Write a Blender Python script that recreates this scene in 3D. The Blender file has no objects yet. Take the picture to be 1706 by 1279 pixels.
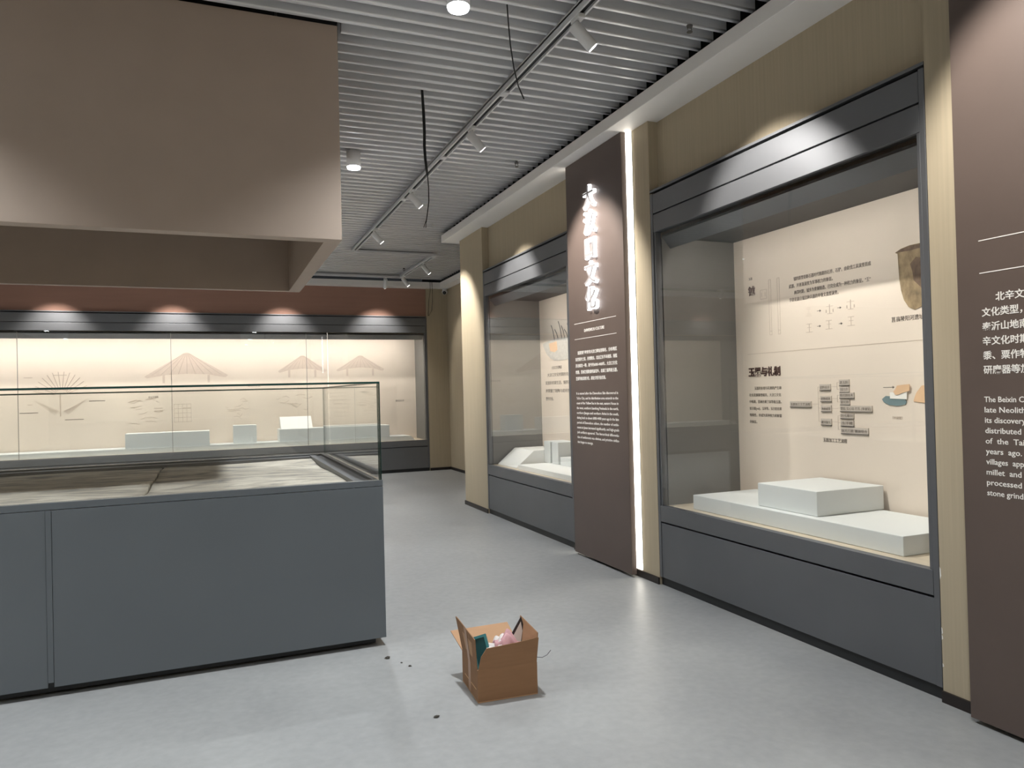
import bpy, bmesh, math, random
from mathutils import Vector, Matrix
random.seed(7)
sc = bpy.context.scene
COL = sc.collection

# ------------------------------------------------------------------ camera
IMG_W, FOCAL_PX = 1706.0, 1223.05
cam_d = bpy.data.cameras.new('camera'); cam = bpy.data.objects.new('camera', cam_d); COL.objects.link(cam)
cam_d.sensor_fit = 'HORIZONTAL'; cam_d.sensor_width = 36.0; cam_d.lens = FOCAL_PX / IMG_W * 36.0
cam_d.clip_start = 0.05; cam_d.clip_end = 100
_yaw, _pitch, _roll = (math.radians(a) for a in (22.2176, 0.5909, -1.4542))
_F = Vector((math.sin(_yaw)*math.cos(_pitch), math.cos(_yaw)*math.cos(_pitch), math.sin(_pitch)))
_R0 = Vector((math.cos(_yaw), -math.sin(_yaw), 0)); _U0 = _R0.cross(_F)
_R = _R0*math.cos(_roll) + _U0*math.sin(_roll); _U = _U0*math.cos(_roll) - _R0*math.sin(_roll)
cam.matrix_world = Matrix(((_R.x, _U.x, -_F.x, 0), (_R.y, _U.y, -_F.y, 0), (_R.z, _U.z, -_F.z, 1.5), (0, 0, 0, 1)))
sc.camera = cam

# ------------------------------------------------------------------ world, exposure, light levels
world = bpy.data.worlds.new('world'); sc.world = world; world.use_nodes = True
world.node_tree.nodes['Background'].inputs[0].default_value = (0.9, 0.95, 1.0, 1)
world.node_tree.nodes['Background'].inputs[1].default_value = 0.02
sc.view_settings.view_transform = 'Standard'; sc.view_settings.look = 'None'
sc.view_settings.gamma = 1.0; sc.view_settings.use_curve_mapping = False
sc.view_settings.exposure = 0.0
sc.cycles.transparent_max_bounces = 24; sc.cycles.adaptive_threshold = 0.02
sc.cycles.max_bounces = 7; sc.cycles.diffuse_bounces = 3; sc.cycles.glossy_bounces = 3
P_DOWN = 85.0        # ceiling cylinder downlights, watts each
P_SPOT = 270.0        # track spotlights aimed at the right wall
P_FAR = 112.0         # track spotlights aimed at the far wall
P_STRIP = 7.0        # emission strength of the LED strips
P_CASE = 45.0         # small strips inside the showcases

# ------------------------------------------------------------------ dimensions (metres)
XW = 3.137           # face of the right wall and of its showcases
XP = 3.054           # face of the brown text panels
YA1, YA2 = 2.447, 4.789
YB1, YB2 = 6.212, 8.554
YPIL = 9.427
YF = 13.88           # face of the far showcase
XF = 3.90            # right end of the far showcase
XC = 4.33            # right wall beyond the pillar
H_BEAM, H_BEAMT = 3.552, 3.65
Z_SLAT = 3.690
X_L, Y_B = -5.4, -2.6

# ------------------------------------------------------------------ materials
MATS = {}
def srgb(r, g, b):
    f = lambda c: (c/255/12.92) if c/255 <= 0.04045 else ((c/255+0.055)/1.055)**2.4
    return (f(r), f(g), f(b), 1)
def mat(name, col, rough=0.5, metal=0.0, spec=0.5, noise=0.0, nscale=(8, 8, 8), bump=0.0, bscale=None, emit=None, estr=0.0):
    m = bpy.data.materials.new(name); m.use_nodes = True
    nt = m.node_tree; b = nt.nodes['Principled BSDF']
    b.inputs['Base Color'].default_value = col
    b.inputs['Roughness'].default_value = rough; b.inputs['Metallic'].default_value = metal
    b.inputs['Specular IOR Level'].default_value = spec
    if noise or bump:
        tc = nt.nodes.new('ShaderNodeTexCoord'); mp = nt.nodes.new('ShaderNodeMapping')
        mp.inputs['Scale'].default_value = nscale
        nt.links.new(tc.outputs['Object'], mp.inputs['Vector'])
        n = nt.nodes.new('ShaderNodeTexNoise'); n.inputs['Scale'].default_value = 1.0; n.inputs['Detail'].default_value = 6
        nt.links.new(mp.outputs[0], n.inputs['Vector'])
        if noise:
            r = nt.nodes.new('ShaderNodeValToRGB')
            r.color_ramp.elements[0].position = 0.3; r.color_ramp.elements[1].position = 0.7
            r.color_ramp.elements[0].color = tuple(c*(1-noise) for c in col[:3]) + (1,)
            r.color_ramp.elements[1].color = tuple(min(1, c*(1+noise)) for c in col[:3]) + (1,)
            nt.links.new(n.outputs['Fac'], r.inputs[0]); nt.links.new(r.outputs[0], b.inputs['Base Color'])
        if bump:
            bp = nt.nodes.new('ShaderNodeBump'); bp.inputs['Strength'].default_value = bump; bp.inputs['Distance'].default_value = 0.01
            nt.links.new(n.outputs['Fac'], bp.inputs['Height']); nt.links.new(bp.outputs[0], b.inputs['Normal'])
    if emit:
        b.inputs['Emission Color'].default_value = emit; b.inputs['Emission Strength'].default_value = estr
    MATS[name] = m
    return m

mat('beige', srgb(180, 167, 143), 0.75, noise=0.05, nscale=(60, 60, 1.2), bump=0.05)
mat('white_paint', srgb(240, 237, 234), 0.6, noise=0.02, nscale=(2, 2, 2))
mat('red_brown', srgb(160, 122, 106), 0.7, noise=0.05, nscale=(1, 1, 14))
mat('void', srgb(26, 27, 30), 0.9)
mat('slat', srgb(232, 233, 236), 0.32, metal=0.2, noise=0.02, nscale=(1, 4, 4))
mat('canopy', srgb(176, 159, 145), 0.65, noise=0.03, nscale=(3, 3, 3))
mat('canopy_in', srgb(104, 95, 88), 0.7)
mat('case_metal', srgb(120, 122, 126), 0.50, metal=0.7, spec=0.5, noise=0.03, nscale=(3, 3, 3))
mat('case_dark', srgb(34, 36, 38), 0.5)
mat('case_side', srgb(122, 120, 117), 0.7)
mat('case_ceiling', srgb(70, 72, 74), 0.6)
mat('island_metal', srgb(104, 110, 115), 0.45, metal=0.1, noise=0.03, nscale=(2, 2, 2))
mat('print_panel', srgb(231, 218, 204), 0.7, noise=0.015, nscale=(2, 2, 2))
mat('riser', srgb(228, 231, 230), 0.65)
mat('riser_white', srgb(246, 246, 243), 0.6)
mat('ply', srgb(214, 200, 178), 0.6, noise=0.06, nscale=(3, 30, 3))
mat('panel_brown', srgb(96, 83, 77), 0.5, noise=0.04, nscale=(4, 4, 4))
mat('baseboard', srgb(36, 30, 28), 0.45)
mat('white_text', srgb(244, 241, 236), 0.6)
mat('dark_text', srgb(62, 34, 34), 0.6)
mat('grey_text', srgb(108, 98, 92), 0.6)
mat('faint', srgb(196, 180, 166), 0.7)
mat('faint2', srgb(213, 197, 184), 0.7, noise=0.04, nscale=(20, 3, 30))
mat('tag', srgb(200, 190, 180), 0.6)
mat('ink_and_shadow', srgb(96, 90, 86), 0.6)  # dark print ink, also used for the painted shadow under the tags
mat('stone_print', srgb(112, 136, 142), 0.6, noise=0.06, nscale=(12, 12, 12))
mat('hand_print', srgb(228, 190, 152), 0.6, noise=0.05, nscale=(14, 14, 14))
mat('paper', srgb(246, 244, 238), 0.6)
mat('lamp_white', srgb(226, 226, 226), 0.45)
mat('lamp_grey', srgb(150, 150, 152), 0.5)
mat('track', srgb(214, 214, 216), 0.4)
mat('slot', srgb(40, 40, 42), 0.6)
mat('black_rubber', srgb(26, 26, 28), 0.6)
mat('steel', srgb(120, 120, 120), 0.35, metal=0.8)
mat('cctv_lens', srgb(12, 12, 14), 0.15)
mat('card_out', srgb(150, 112, 80), 0.8, noise=0.05, nscale=(6, 6, 60))
mat('card_in', srgb(190, 150, 114), 0.8, noise=0.04, nscale=(6, 6, 40))
mat('card_edge', srgb(212, 170, 126), 0.85)
mat('tape', srgb(176, 132, 96), 0.35)
mat('teal', srgb(24, 78, 82), 0.4)
mat('teal_light', srgb(70, 138, 142), 0.35)
mat('cloth_pink', srgb(206, 160, 164), 0.9, noise=0.12, nscale=(18, 18, 18))
mat('cloth_white', srgb(222, 214, 208), 0.9, noise=0.08, nscale=(25, 25, 25))
mat('dark_grey', srgb(60, 58, 58), 0.5)
mat('dust', srgb(70, 66, 60), 0.9)
mat('seal', srgb(120, 118, 112), 0.4)
mat('chip', srgb(236, 234, 228), 0.7)
mat('glow_cold', (1, 1, 1, 1), 0.5, emit=(0.92, 0.96, 1.0, 1), estr=22)
mat('glow_spot', (1, 1, 1, 1), 0.5, emit=(1.0, 0.95, 0.9, 1), estr=14)
mat('glow_dim', srgb(200, 200, 200), 0.3)
mat('glow_strip', (1, 1, 1, 1), 0.5, emit=(1.0, 0.95, 0.84, 1), estr=P_STRIP)
mat('glow_letter', (1, 1, 1, 1), 0.5, emit=(0.97, 0.97, 1.0, 1), estr=4.5)
mat('glow_case', (1, 1, 1, 1), 0.5, emit=(1.0, 0.95, 0.88, 1), estr=P_CASE)
mat('glow_case_far', (1, 1, 1, 1), 0.5, emit=(1.0, 0.94, 0.87, 1), estr=P_CASE*2.1)
mat('letter_face', srgb(150, 146, 146), 0.4)

def floor_mat():
    m = mat('floor', srgb(160, 161, 160), 0.40)
    nt = m.node_tree; b = nt.nodes['Principled BSDF']
    tc = nt.nodes.new('ShaderNodeTexCoord')
    n1 = nt.nodes.new('ShaderNodeTexNoise'); n1.inputs['Scale'].default_value = 1.3; n1.inputs['Detail'].default_value = 8; n1.inputs['Roughness'].default_value = 0.6
    n2 = nt.nodes.new('ShaderNodeTexNoise'); n2.inputs['Scale'].default_value = 22; n2.inputs['Detail'].default_value = 6
    for n in (n1, n2): nt.links.new(tc.outputs['Object'], n.inputs['Vector'])
    mx = nt.nodes.new('ShaderNodeMix'); mx.data_type = 'FLOAT'; mx.inputs[0].default_value = 0.35
    nt.links.new(n1.outputs['Fac'], mx.inputs[2]); nt.links.new(n2.outputs['Fac'], mx.inputs[3])
    r = nt.nodes.new('ShaderNodeValToRGB')
    r.color_ramp.elements[0].position = 0.32; r.color_ramp.elements[1].position = 0.68
    r.color_ramp.elements[0].color = srgb(148, 149, 149); r.color_ramp.elements[1].color = srgb(170, 171, 170)
    nt.links.new(mx.outputs[0], r.inputs[0]); nt.links.new(r.outputs[0], b.inputs['Base Color'])
    rr = nt.nodes.new('ShaderNodeMapRange'); rr.inputs[3].default_value = 0.30; rr.inputs[4].default_value = 0.52
    nt.links.new(n1.outputs['Fac'], rr.inputs[0]); nt.links.new(rr.outputs[0], b.inputs['Roughness'])
    bp = nt.nodes.new('ShaderNodeBump'); bp.inputs['Strength'].default_value = 0.05; bp.inputs['Distance'].default_value = 0.005
    nt.links.new(n2.outputs['Fac'], bp.inputs['Height']); nt.links.new(bp.outputs[0], b.inputs['Normal'])
floor_mat()

def glass_mat(name, tint, refl=1.0):
    """Clear thin pane: fresnel mirror over a tinted see-through layer."""
    m = bpy.data.materials.new(name); m.use_nodes = True; nt = m.node_tree
    nt.nodes.remove(nt.nodes['Principled BSDF']); out = nt.nodes['Material Output']
    t = nt.nodes.new('ShaderNodeBsdfTransparent'); t.inputs[0].default_value = tint
    g = nt.nodes.new('ShaderNodeBsdfGlossy'); g.inputs['Roughness'].default_value = 0.0
    g.inputs[0].default_value = (refl, refl, refl, 1)
    lw_ = nt.nodes.new('ShaderNodeLayerWeight'); lw_.inputs[0].default_value = 0.5      # facing = 1 - |cos|, same on both faces
    pw = nt.nodes.new('ShaderNodeMath'); pw.operation = 'POWER'; pw.inputs[1].default_value = 5.0
    nt.links.new(lw_.outputs['Facing'], pw.inputs[0])
    fr = nt.nodes.new('ShaderNodeMath'); fr.operation = 'MULTIPLY_ADD'; fr.inputs[1].default_value = 0.96; fr.inputs[2].default_value = 0.04
    nt.links.new(pw.outputs[0], fr.inputs[0])
    mx = nt.nodes.new('ShaderNodeMixShader')
    nt.links.new(fr.outputs[0], mx.inputs[0]); nt.links.new(t.outputs[0], mx.inputs[1]); nt.links.new(g.outputs[0], mx.inputs[2])
    nt.links.new(mx.outputs[0], out.inputs[0]); MATS[name] = m
glass_mat('glass', (0.985, 0.99, 0.985, 1))
mat('glass_edge', srgb(28, 66, 60), 0.25, emit=None)

def terrain_mat():
    m = mat('terrain', srgb(176, 166, 148), 0.8)
    nt = m.node_tree; b = nt.nodes['Principled BSDF']
    tc = nt.nodes.new('ShaderNodeTexCoord'); mp = nt.nodes.new('ShaderNodeMapping'); mp.inputs['Scale'].default_value = (1.1, 3.2, 1)
    nt.links.new(tc.outputs['Object'], mp.inputs[0])
    n = nt.nodes.new('ShaderNodeTexNoise'); n.inputs['Scale'].default_value = 2.2; n.inputs['Detail'].default_value = 10; n.inputs['Roughness'].default_value = 0.62; n.inputs['Distortion'].default_value = 0.8
    nt.links.new(mp.outputs[0], n.inputs[0])
    r = nt.nodes.new('ShaderNodeValToRGB'); e = r.color_ramp.elements
    e[0].position = 0.30; e[0].color = srgb(120, 122, 124); e[1].position = 0.72; e[1].color = srgb(236, 230, 218)
    k = e.new(0.45); k.color = srgb(186, 178, 164); k = e.new(0.56); k.color = srgb(216, 208, 192)
    nt.links.new(n.outputs['Fac'], r.inputs[0]); nt.links.new(r.outputs[0], b.inputs['Base Color'])
terrain_mat()
def pottery_mat():
    m = mat('pottery', srgb(150, 130, 100), 0.7, noise=0.45, nscale=(22, 22, 14))
    m = mat('pottery_dark', srgb(106, 86, 70), 0.7, noise=0.4, nscale=(30, 30, 20))
    m = mat('bowl_print', srgb(200, 196, 190), 0.7, noise=0.12, nscale=(30, 30, 30))
pottery_mat()

# ------------------------------------------------------------------ object helpers
WORLD = {}                                     # world matrix of every object (set explicitly, no depsgraph needed)
def link(o, parent, world_m):
    COL.objects.link(o)
    if parent is not None:
        o.parent = parent; o.matrix_local = WORLD[parent.name].inverted() @ world_m
    else:
        o.matrix_world = world_m
    WORLD[o.name] = world_m
    return o
def tag(o, label=None, cat=None, group=None, kind=None):
    if label: o['label'] = label
    if cat: o['category'] = cat
    if group: o['group'] = group
    if kind: o['kind'] = kind
    return o
def thing(name, label, cat, loc=(0, 0, 0), rz=0.0, group=None):
    o = bpy.data.objects.new(name, None); o.empty_display_size = 0.1
    link(o, None, Matrix.Translation(loc) @ Matrix.Rotation(rz, 4, 'Z'))
    return tag(o, label, cat, group)
class MB:
    """collects geometry for ONE mesh object; coordinates are local to `frame` (default: world)"""
    def __init__(s, frame=None): s.bm = bmesh.new(); s.frame = frame or Matrix.Identity(4)
    def box(s, x0, x1, y0, y1, z0, z1, bev=0.0):
        r = bmesh.ops.create_cube(s.bm, size=1.0); vs = r['verts']
        for v in vs: v.co = Vector(((x0+x1)/2+v.co.x*(x1-x0), (y0+y1)/2+v.co.y*(y1-y0), (z0+z1)/2+v.co.z*(z1-z0)))
        if bev: bmesh.ops.bevel(s.bm, geom=list({e for v in vs for e in v.link_edges}), offset=bev, segments=2, affect='EDGES', profile=0.5)
        return s
    def poly(s, pts, d):
        """prism: closed loop pts (3-D, planar) pushed along d"""
        d = Vector(d); a = [s.bm.verts.new(Vector(p)) for p in pts]; b = [s.bm.verts.new(Vector(p)+d) for p in pts]
        n = len(a); s.bm.faces.new(a); s.bm.faces.new(b[::-1])
        for i in range(n): s.bm.faces.new((a[i], b[i], b[(i+1) % n], a[(i+1) % n]))
        bmesh.ops.recalc_face_normals(s.bm, faces=s.bm.faces[:])
        return s
    def tube(s, pts, r, seg=10, cap=True):
        pts = [Vector(p) for p in pts]; rs = r if isinstance(r, (list, tuple)) else [r]*len(pts); rings = []
        for i, p in enumerate(pts):
            d = (pts[min(i+1, len(pts)-1)] - pts[max(i-1, 0)]).normalized()
            u = d.cross(Vector((0, 0, 1)) if abs(d.z) < 0.9 else Vector((1, 0, 0))).normalized(); w = d.cross(u)
            rings.append([s.bm.verts.new(p + (u*math.cos(t)+w*math.sin(t))*rs[i]) for t in (2*math.pi*k/seg for k in range(seg))])
        for a, b in zip(rings, rings[1:]):
            for k in range(seg): s.bm.faces.new((a[k], b[k], b[(k+1) % seg], a[(k+1) % seg]))
        if cap: s.bm.faces.new(rings[0]); s.bm.faces.new(rings[-1][::-1])
        bmesh.ops.recalc_face_normals(s.bm, faces=s.bm.faces[:])
        return s
    def build(s, name, m, parent=None, smooth=False, mats=None):
        co = [v.co for v in s.bm.verts]
        lo = Vector([min(c[i] for c in co) for i in range(3)]); hi = Vector([max(c[i] for c in co) for i in range(3)])
        piv = Vector(((lo.x+hi.x)/2, (lo.y+hi.y)/2, lo.z))
        for v in s.bm.verts: v.co -= piv
        me = bpy.data.meshes.new(name); s.bm.to_mesh(me); s.bm.free()
        if smooth:
            for p in me.polygons: p.use_smooth = True
        for k in (mats or [m]): me.materials.append(MATS[k])
        o = bpy.data.objects.new(name, me)
        return link(o, parent, s.frame @ Matrix.Translation(piv))
def box(name, m, x0, x1, y0, y1, z0, z1, parent=None, bev=0.0, frame=None):
    return MB(frame).box(min(x0, x1), max(x0, x1), min(y0, y1), max(y0, y1), z0, z1, bev).build(name, m, parent)
def struct(o): o['kind'] = 'structure'; return o

_fc = bpy.data.curves.new('tmp_text', 'FONT'); _fo = bpy.data.objects.new('tmp_text', _fc); COL.objects.link(_fo)
def text_verts(s, size, extrude=0.0006, offset=0.0, res=2):
    _fc.body = s; _fc.size = size; _fc.extrude = extrude; _fc.offset = offset; _fc.resolution_u = res
    _fc.align_x = 'LEFT'; _fc.align_y = 'BOTTOM_BASELINE'
    dg = bpy.context.evaluated_depsgraph_get(); dg.update()
    return bpy.data.meshes.new_from_object(_fo.evaluated_get(dg))
def text(name, s, m, wall, u, z, depth, height, parent, width=None, offset=0.0, extrude=0.0006, center=False, res=2):
    """flat lettering on a wall. wall 'R': faces -X, u = world y of its left end; wall 'F': faces -Y, u = world x of its left end."""
    me = text_verts(s, height, extrude, offset, res)
    xs = [v.co.x for v in me.vertices]
    if not xs: return None
    w = max(xs)-min(xs); k = (width/w) if width else 1.0; x0 = min(xs)
    for v in me.vertices: v.co.x = (v.co.x-x0)*k - (w*k/2 if center else 0)
    me.materials.clear(); me.materials.append(MATS[m]); me.name = name
    o = bpy.data.objects.new(name, me)
    if wall == 'R': M = Matrix(((0, 0, -1, depth), (-1, 0, 0, u), (0, 1, 0, z), (0, 0, 0, 1)))
    else: M = Matrix(((1, 0, 0, u), (0, 0, -1, depth), (0, 1, 0, z), (0, 0, 0, 1)))
    return link(o, parent, M)

# ------------------------------------------------------------------ room shell
struct(box('floor', 'floor', X_L-0.2, 5.0, Y_B-0.2, 15.0, -0.1, 0.0))
ceiling = struct(box('ceiling', 'void', X_L-0.2, 5.0, Y_B-0.2, 15.0, 4.30, 4.40))
struct(box('wall_left', 'beige', X_L-0.15, X_L, Y_B, 15.0, 0, 4.3))
struct(box('wall_back', 'beige', X_L, 5.0, Y_B-0.15, Y_B, 0, 4.3))
w = MB()
w.box(XW, 4.2, Y_B, YA1-0.004, 0, 3.60)
w.box(XW, 4.2, YA2+0.004, YB1-0.004, 0, 3.60)
w.box(XW, 4.6, YB2+0.004, YPIL, 0, 3.60)
w.box(3.222, 4.2, YA1-0.01, YA2+0.01, 3.012, 3.60)
w.box(3.222, 4.2, YB1-0.01, YB2+0.01, 3.012, 3.60)
w.box(4.0, 4.2, YA1-0.01, YA2+0.01, 0, 3.02)
w.box(4.0, 4.2, YB1-0.01, YB2+0.01, 0, 3.02)
w.box(XC, 4.6, YPIL, 15.0, 0, 3.60)
wall_r = struct(w.build('wall_right', 'beige'))
vd = MB(); vd.box(3.25, 5.0, Y_B, 9.59, 3.652, 4.3); vd.box(4.14, 5.0, 9.59, 15.0, 3.652, 4.3); struct(vd.build('wall_right_upper', 'void'))
wf = MB(); wf.box(XF+0.004, XC, YF, 15.0, 0, 3.60); wf.box(X_L, XF+0.004, 14.76, 15.0, 0, 3.60)
wall_f = struct(wf.build('wall_far', 'beige'))
tag(box('upper_panel', 'red_brown', X_L, XF+0.004, YF+0.05, 14.1, 3.012, 3.60, wall_f), 'reddish brown wall surface above the long far showcase')
struct(box('trim_1', 'white_paint', 2.93, 3.30, Y_B, 9.594, H_BEAM, H_BEAMT, bev=0.004))
t2 = MB(); t2.box(X_L, 4.13, 13.68, 13.99, H_BEAM, H_BEAMT); struct(t2.build('trim_2', 'white_paint'))
t3 = MB(); t3.box(4.13, XC+0.06, 9.594, 13.99, H_BEAM, H_BEAMT); t3.box(3.30, XC+0.06, 9.40, 9.594, H_BEAM, H_BEAMT); struct(t3.build('trim_3', 'white_paint'))
HB = 0.052
b = MB()
b.box(XW-0.012, XW, 1.0, YA1-0.004, 0, HB); b.box(XW-0.012, XW, Y_B, 1.0, 0, HB)
b.box(XW-0.012, XW, YA2+0.004, 5.06, 0, HB); b.box(XW-0.012, XW, 5.06, YB1-0.004, 0, HB)
b.box(XW-0.012, XW, YB2+0.004, YPIL, 0, HB); b.box(XW-0.012, XC, YPIL, YPIL+0.012, 0, HB)
b.box(XC-0.012, XC, YPIL+0.012, YF, 0, HB)
struct(b.build('baseboard_right', 'baseboard'))
struct(box('baseboard_far', 'baseboard', XF+0.006, XC-0.012, YF-0.012, YF, 0, HB))

# ------------------------------------------------------------------ ceiling slats (parts of the ceiling)
def slat_mesh(x0, x1):
    """rounded blade, 36 mm thick, 120 mm high"""
    hw, rr = 0.018, 0.009
    prof = [(-hw, 0.12), (-hw, rr)] + [(-hw+rr-rr*math.cos(a), rr-rr*math.sin(a)) for a in (math.pi/2*k/3 for k in range(1, 4))]
    prof += [(-p[0], p[1]) for p in prof[::-1]]
    mb = MB(); mb.poly([(x0, p[0], p[1]) for p in prof], (x1-x0, 0, 0))
    me = bpy.data.meshes.new('slat'); mb.bm.to_mesh(me); mb.bm.free(); me.materials.append(MATS['slat'])
    for p in me.polygons:
        if 0.01 < abs(p.normal.y) < 0.999: p.use_smooth = True
    return me
SL = {'near': slat_mesh(X_L, 2.985), 'box': slat_mesh(0.76, 2.985), 'far': slat_mesh(X_L, 4.14)}
for k in range(-57, 70):
    y = 4.835 + 0.1290*k
    if y < Y_B+0.05 or y > 13.64: continue
    key = 'far' if y > 9.62 else ('box' if 4.40 < y < 6.70 else 'near')
    o = bpy.data.objects.new('slat', SL[key])
    link(o, ceiling, Matrix.Translation((0, y, Z_SLAT)))

# ------------------------------------------------------------------ light tracks
TZ0, TZ1 = 3.630, 3.676
def track(label, x0, x1, y0, y1):
    o = thing('light_track', label, 'light track', ((x0+x1)/2, (y0+y1)/2, TZ0), group='white ceiling light tracks')
    m = MB(); s = 0.012
    if y1-y0 > x1-x0:
        m.box(x0, x0+s, y0, y1, TZ0, TZ1); m.box(x1-s, x1, y0, y1, TZ0, TZ1); m.box(x0, x1, y0, y1, TZ1-0.012, TZ1+0.012)
    else:
        m.box(x0, x1, y0, y0+s, TZ0, TZ1); m.box(x0, x1, y1-s, y1, TZ0, TZ1); m.box(x0, x1, y0, y1, TZ1-0.012, TZ1+0.012)
    m.build('channel', 'track', o)
    if y1-y0 > x1-x0:
        box('slot', 'slot', x0+s+0.001, x1-s-0.001, y0+0.02, y1-0.02, TZ1-0.03, TZ1-0.013, o)
        n = int((y1-y0)/1.45)
        for i in range(n+1):
            yy = y0+0.04 + (y1-y0-0.08)*i/max(n, 1); box('connector', 'track', x0+0.006, x1-0.006, yy-0.04, yy+0.04, TZ0-0.003, TZ0+0.012, o)
    else:
        box('slot', 'slot', x0+0.02, x1-0.02, y0+s+0.001, y1-s-0.001, TZ1-0.03, TZ1-0.013, o)
        for xx in (x0+0.04, x1-0.04): box('connector', 'track', xx-0.04, xx+0.04, y0+0.006, y1-0.006, TZ0-0.003, TZ0+0.012, o)
    return o
track('long white light track running towards the far wall above the aisle', 1.95, 2.01, -1.2, 10.90)
track('short white track crossing at the end of the long aisle track', 1.95, 3.27, 10.92, 10.98)
track('short white track near the pillar, joining the crossing track to the far track', 3.21, 3.27, 11.0, 13.13)
track('white track parallel to the far wall above the long showcase', -4.9, 3.27, 13.15, 13.21)

# ------------------------------------------------------------------ track spotlights
def spotlight(label, base, aim, power, lit=True, angle=62, blend=0.6, on=True):
    base = Vector(base); aim = Vector(aim).normalized()
    o = thing('track_spotlight', label, 'spotlight', base, group='white cylinder spotlights on the tracks')
    bx, by, bz = base
    box('adapter', 'lamp_white', bx-0.022, bx+0.022, by-0.05, by+0.05, bz-0.02, bz+0.006, o, bev=0.003)
    side = aim.cross(Vector((0, 0, 1))).normalized()
    piv = base + Vector((0, 0, -0.075))
    MB().tube([base+Vector((0, 0, -0.018)), base+Vector((0, 0, -0.045)), piv+side*0.012], 0.008, 8).build('stem', 'lamp_grey', o, True)
    a = piv - aim*0.045; e = piv + aim*0.125
    h = MB().tube([a, a+aim*0.006, e-aim*0.004, e], [0.030, 0.036, 0.036, 0.034], 20).build('head', 'lamp_white', o, True)
    for p in h.data.polygons:
        if len(p.vertices) > 4: p.use_smooth = False
    MB().tube([e-aim*0.001, e+aim*0.0025], [0.030, 0.029], 20).build('lens', 'glow_spot' if on else 'glow_dim', o)
    if on:
        L = bpy.data.lights.new('spot_light', 'SPOT'); L.energy = power; L.spot_size = math.radians(angle); L.spot_blend = blend
        L.shadow_soft_size = 0.028; L.color = (1.0, 0.95, 0.88)
        lo = bpy.data.objects.new('spot_light', L)
        q = aim.to_track_quat('-Z', 'Y').to_matrix().to_4x4()
        link(lo, o, Matrix.Translation(e+aim*0.012) @ q)
    return o
def down(deg, dx=1.0, dy=0.0):
    v = Vector((dx, dy, 0)).normalized()*math.cos(math.radians(deg)); v.z = -math.sin(math.radians(deg)); return v
for y, lab, pw in ((0.1, 'spotlight on the aisle track lighting the wall beside the camera', 1.0), (1.86, 'spotlight on the aisle track in front of the nearer brown panel', 0.65),
                   (3.71, 'white spotlight on the aisle track nearest the camera, above the large right showcase', 0.85),
                   (5.56, 'white spotlight hanging on the aisle track, second from the camera, lens glowing', 1.0),
                   (7.47, 'white spotlight on the aisle track beside the hanging cable end', 1.0),
                   (9.38, 'white spotlight near the far end of the aisle track, lens glowing', 1.0)):
    spotlight(lab, (1.98, y, TZ0), down(46, 1, -0.16 if y == 3.71 else 0.0), P_SPOT*pw)
spotlight('white spotlight hanging on the short track near the pillar', (3.24, 11.57, TZ0), down(50), P_SPOT*0.2)
spotlight('white spotlight at the corner where the short track meets the far track', (3.24, 12.95, TZ0), down(52), P_SPOT*0.12)
for x, lab in ((2.95, 'rightmost spotlight on the far track, aimed at the far showcase'), (1.22, 'spotlight on the far track hidden behind the brown canopy, second from right'),
               (-0.6, 'spotlight on the far track behind the canopy, third from right'), (-2.35, 'spotlight on the far track behind the canopy, fourth from right'),
               (-4.1, 'leftmost spotlight on the far track, beyond the picture edge')):
    spotlight(lab, (x, 13.18, TZ0), down(61, 0, 1), P_FAR, angle=80, blend=0.8)

# ------------------------------------------------------------------ cylinder downlights
def downlight(label, x, y):
    o = thing('cylinder_downlight', label, 'ceiling light', (x, y, 3.53), group='white cylinder ceiling lights')
    MB().tube([(x, y, Z_SLAT+0.02), (x, y, Z_SLAT+0.001), (x, y, Z_SLAT), (x, y, 3.55)], [0.03, 0.03, 0.062, 0.062], 24).build('housing', 'lamp_white', o, True)
    MB().tube([(x, y, 3.55), (x, y, 3.535)], [0.060, 0.056], 24).build('lens', 'glow_cold', o)
    L = bpy.data.lights.new('down_light', 'SPOT'); L.energy = P_DOWN*4; L.spot_size = math.radians(118); L.spot_blend = 1.0
    L.shadow_soft_size = 0.05; L.color = (0.93, 0.97, 1.0)
    link(bpy.data.objects.new('down_light', L), o, Matrix.Translation((x, y, 3.525)))
DL = [(1.215, 6.60, 'white cylinder ceiling light beside the brown canopy, glowing cold white'), (1.25, 3.68, 'white cylinder ceiling light at the top edge of the picture')]
n_ord = 0
for x in (1.24, -1.70, -4.3):
    for y in (-1.9, 0.78, 3.68, 6.6, 9.5, 12.3):
        if x > 1 and y in (3.68, 6.6): continue
        if -3.6 < x < 0.8 and 4.2 < y < 6.8: continue
        n_ord += 1
        where = 'in the aisle' if x > 1 else ('left of the aisle' if x > -3 else 'along the left wall')
        dist = {-1.9: 'behind the camera', 0.78: 'just ahead of the camera', 3.68: 'before the canopy', 6.6: 'beside the canopy', 9.5: 'behind the canopy', 12.3: 'before the far showcase'}[y]
        DL.append((x, y, 'white cylinder ceiling light %s, %s' % (where, dist)))
for x, y, lab in DL: downlight(lab, x, y)

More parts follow.
